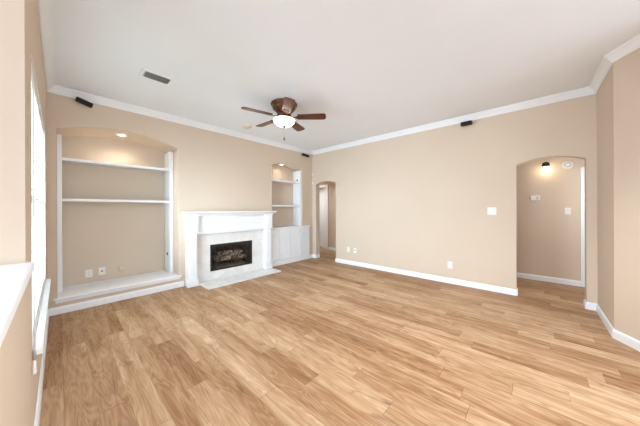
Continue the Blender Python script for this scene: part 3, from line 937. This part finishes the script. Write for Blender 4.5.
def fill_lamp(x, y, z, power, label, r=0.17, cone=165):  # ceiling fixture added out of view as fill light
    root = thing('added_ceiling_light', (x, y, z), label, 'light')
    MB().lathe([(r, -0.0005), (r + 0.012, -0.008), (r + 0.012, -0.022), (r - 0.002, -0.028)], (x, y, z), 36, caps=False).build('base_ring', BRONZE, root)
    MB().lathe([(r, -0.024), (r * 0.96, -0.05), (r * 0.75, -0.085), (r * 0.4, -0.105), (0.001, -0.11)], (x, y, z), 36, caps=False).build('glass_dome', DOME, root)
    l = bpy.data.lights.new('fill_lamp', 'SPOT'); l.energy = power; l.color = (0.92, 1.0, 1.08); l.shadow_soft_size = r; l.spot_size = math.radians(cone); l.spot_blend = 0.6
    o = bpy.data.objects.new('fill_lamp', l); COL.objects.link(o); o.parent = root; o.location = (0, 0, -0.13)
    return root


fill_lamp(1.70, 0.12, H, 260, 'added round flush fill light on the ceiling above the camera', cone=135)  # added out of view to brighten the front floor and angled wall
fill_lamp(5.05, 1.2, HC, 5, 'added round flush fill light on the ceiling of the hall', 0.12)  # unseen fixture added to light the hall
fill_lamp(5.02, 5.8, HC, 75, 'added round flush fill light on the ceiling of the passage', 0.12)  # unseen fixture added to brighten the passage door

# ------------------------------------------------------------------ ceiling vent, detector, speakers, sensors
vt = thing('ceiling_vent', (0.785, 3.30, H), 'white slotted ceiling vent above the large niche', 'vent')
x0, x1, y0, y1 = 0.655, 0.905, 3.215, 3.375
g = MB(); m_ = 0.036
g.box(x0 - m_, x1 + m_, y0 - m_, y0, H - 0.009, H - 0.0005, 0.003); g.box(x0 - m_, x1 + m_, y1, y1 + m_, H - 0.009, H - 0.0005, 0.003)
g.box(x0 - m_, x0, y0, y1, H - 0.009, H - 0.0005, 0.003); g.box(x1, x1 + m_, y0, y1, H - 0.009, H - 0.0005, 0.003)
g.build('vent_frame', CEIL, vt)
MB().box(x0, x1, y0, y1, H - 0.0015, H - 0.0005).build('duct_backing', DARK, vt)
g = MB()
k = 13
for i in range(k):
    x = x0 + (i + 0.5) * (x1 - x0) / k
    M = Matrix.Translation((x, 0, H - 0.007)) @ Matrix.Rotation(math.radians(-52), 4, 'Y')
    g.box(-0.0058, 0.0058, y0, y1, -0.0008, 0.0008, 0, 0, M)
g.build('slats', CEIL, vt)
sd = thing('smoke_detector', (2.37, 3.99, H), 'round yellowed smoke detector on the ceiling beside the fan', 'smoke detector')
MB().lathe([(0.072, -0.0005), (0.074, -0.012), (0.066, -0.030), (0.045, -0.036), (0.001, -0.037)], (2.37, 3.99, H), 32).build('housing', CREAMY, sd)
MB().lathe([(0.090, -0.0005), (0.090, -0.006), (0.078, -0.008)], (2.37, 3.99, H), 32, caps=False).build('base_ring', CREAMY, sd)


def speaker(loc, rot, L, h_, d_, label, wall_dir, cable=None):
    root = thing('surround_speaker', loc, label, 'speaker', 'small surround speakers under the ceiling')
    R = rot.to_4x4()

    def put(mb, nm, m__, par=root):
        o = mb.build(nm, m__); o.parent = par
        o.rotation_euler = R.to_euler() if par is root else (0, 0, 0)
        return o
    body = put(MB().box(-L / 2, L / 2, -d_ / 2, d_ / 2, -h_ / 2, h_ / 2, 0.010), 'cabinet', SPK)
    put(MB().box(-L / 2 + 0.008, L / 2 - 0.008, -d_ / 2 - 0.004, -d_ / 2 + 0.002, -h_ / 2 + 0.006, h_ / 2 - 0.006, 0.002), 'grille_cloth', SPKG)
    g = MB()
    wd = Vector(wall_dir)
    g.tube([Vector((0, 0, 0)) + wd * 0.02, wd * 0.6, wd], 0.010, 10)
    o = g.build('wall_bracket', SPK); o.parent = root
    if cable:
        o = MB().tube([Vector(p) - Vector(loc) for p in cable], 0.003, 8).build('cable', PLASTIC); o.parent = root
    return root


Ry = lambda d: Matrix.Rotation(math.radians(d), 3, 'Y')
Rz = lambda d: Matrix.Rotation(math.radians(d), 3, 'Z')
Rx = lambda d: Matrix.Rotation(math.radians(d), 3, 'X')
speaker((0.228, 4.385, 2.738), Ry(17) @ Rx(14), 0.165, 0.062, 0.075, 'dark brown speaker tilted on the wall above the large niche', (0, 0.088, 0.0),
        [(0.165, 4.41, 2.765), (0.125, 4.38, 2.80), (0.125, 4.34, 2.84), (0.16, 4.33, 2.879)])
speaker((4.315, 4.405, 2.722), Ry(5) @ Rx(14), 0.215, 0.060, 0.075, 'dark brown speaker above the small niche by the room corner', (0, 0.068, 0.0))
speaker((E - 0.075, 0.826, 2.735), Rz(90 - 180) @ Rx(10), 0.160, 0.068, 0.080, 'dark brown speaker under the crown moulding on the long wall', (0.073, 0, 0))

for z, l in ((2.262, 'upper'), (2.032, 'lower')):
    s = thing('wall_sensor', (E - 0.01, 4.455, z), '%s of two tiny white sensors in the corner beside the corner arch' % l, 'sensor', 'sensors in the corner')
    MB().box(E - 0.016, E - 0.001, 4.437, 4.473, z - 0.022, z + 0.022, 0.004).build('housing', WHITEP, s)
    MB().lathe([(0.001, 0.004), (0.008, 0.003), (0.010, 0.0)], n=12, M=Matrix.Translation((E - 0.0162, 4.455, z)) @ Matrix.Rotation(-PI / 2, 4, 'Y'), caps=False).build('lens', PLASTIC, s)
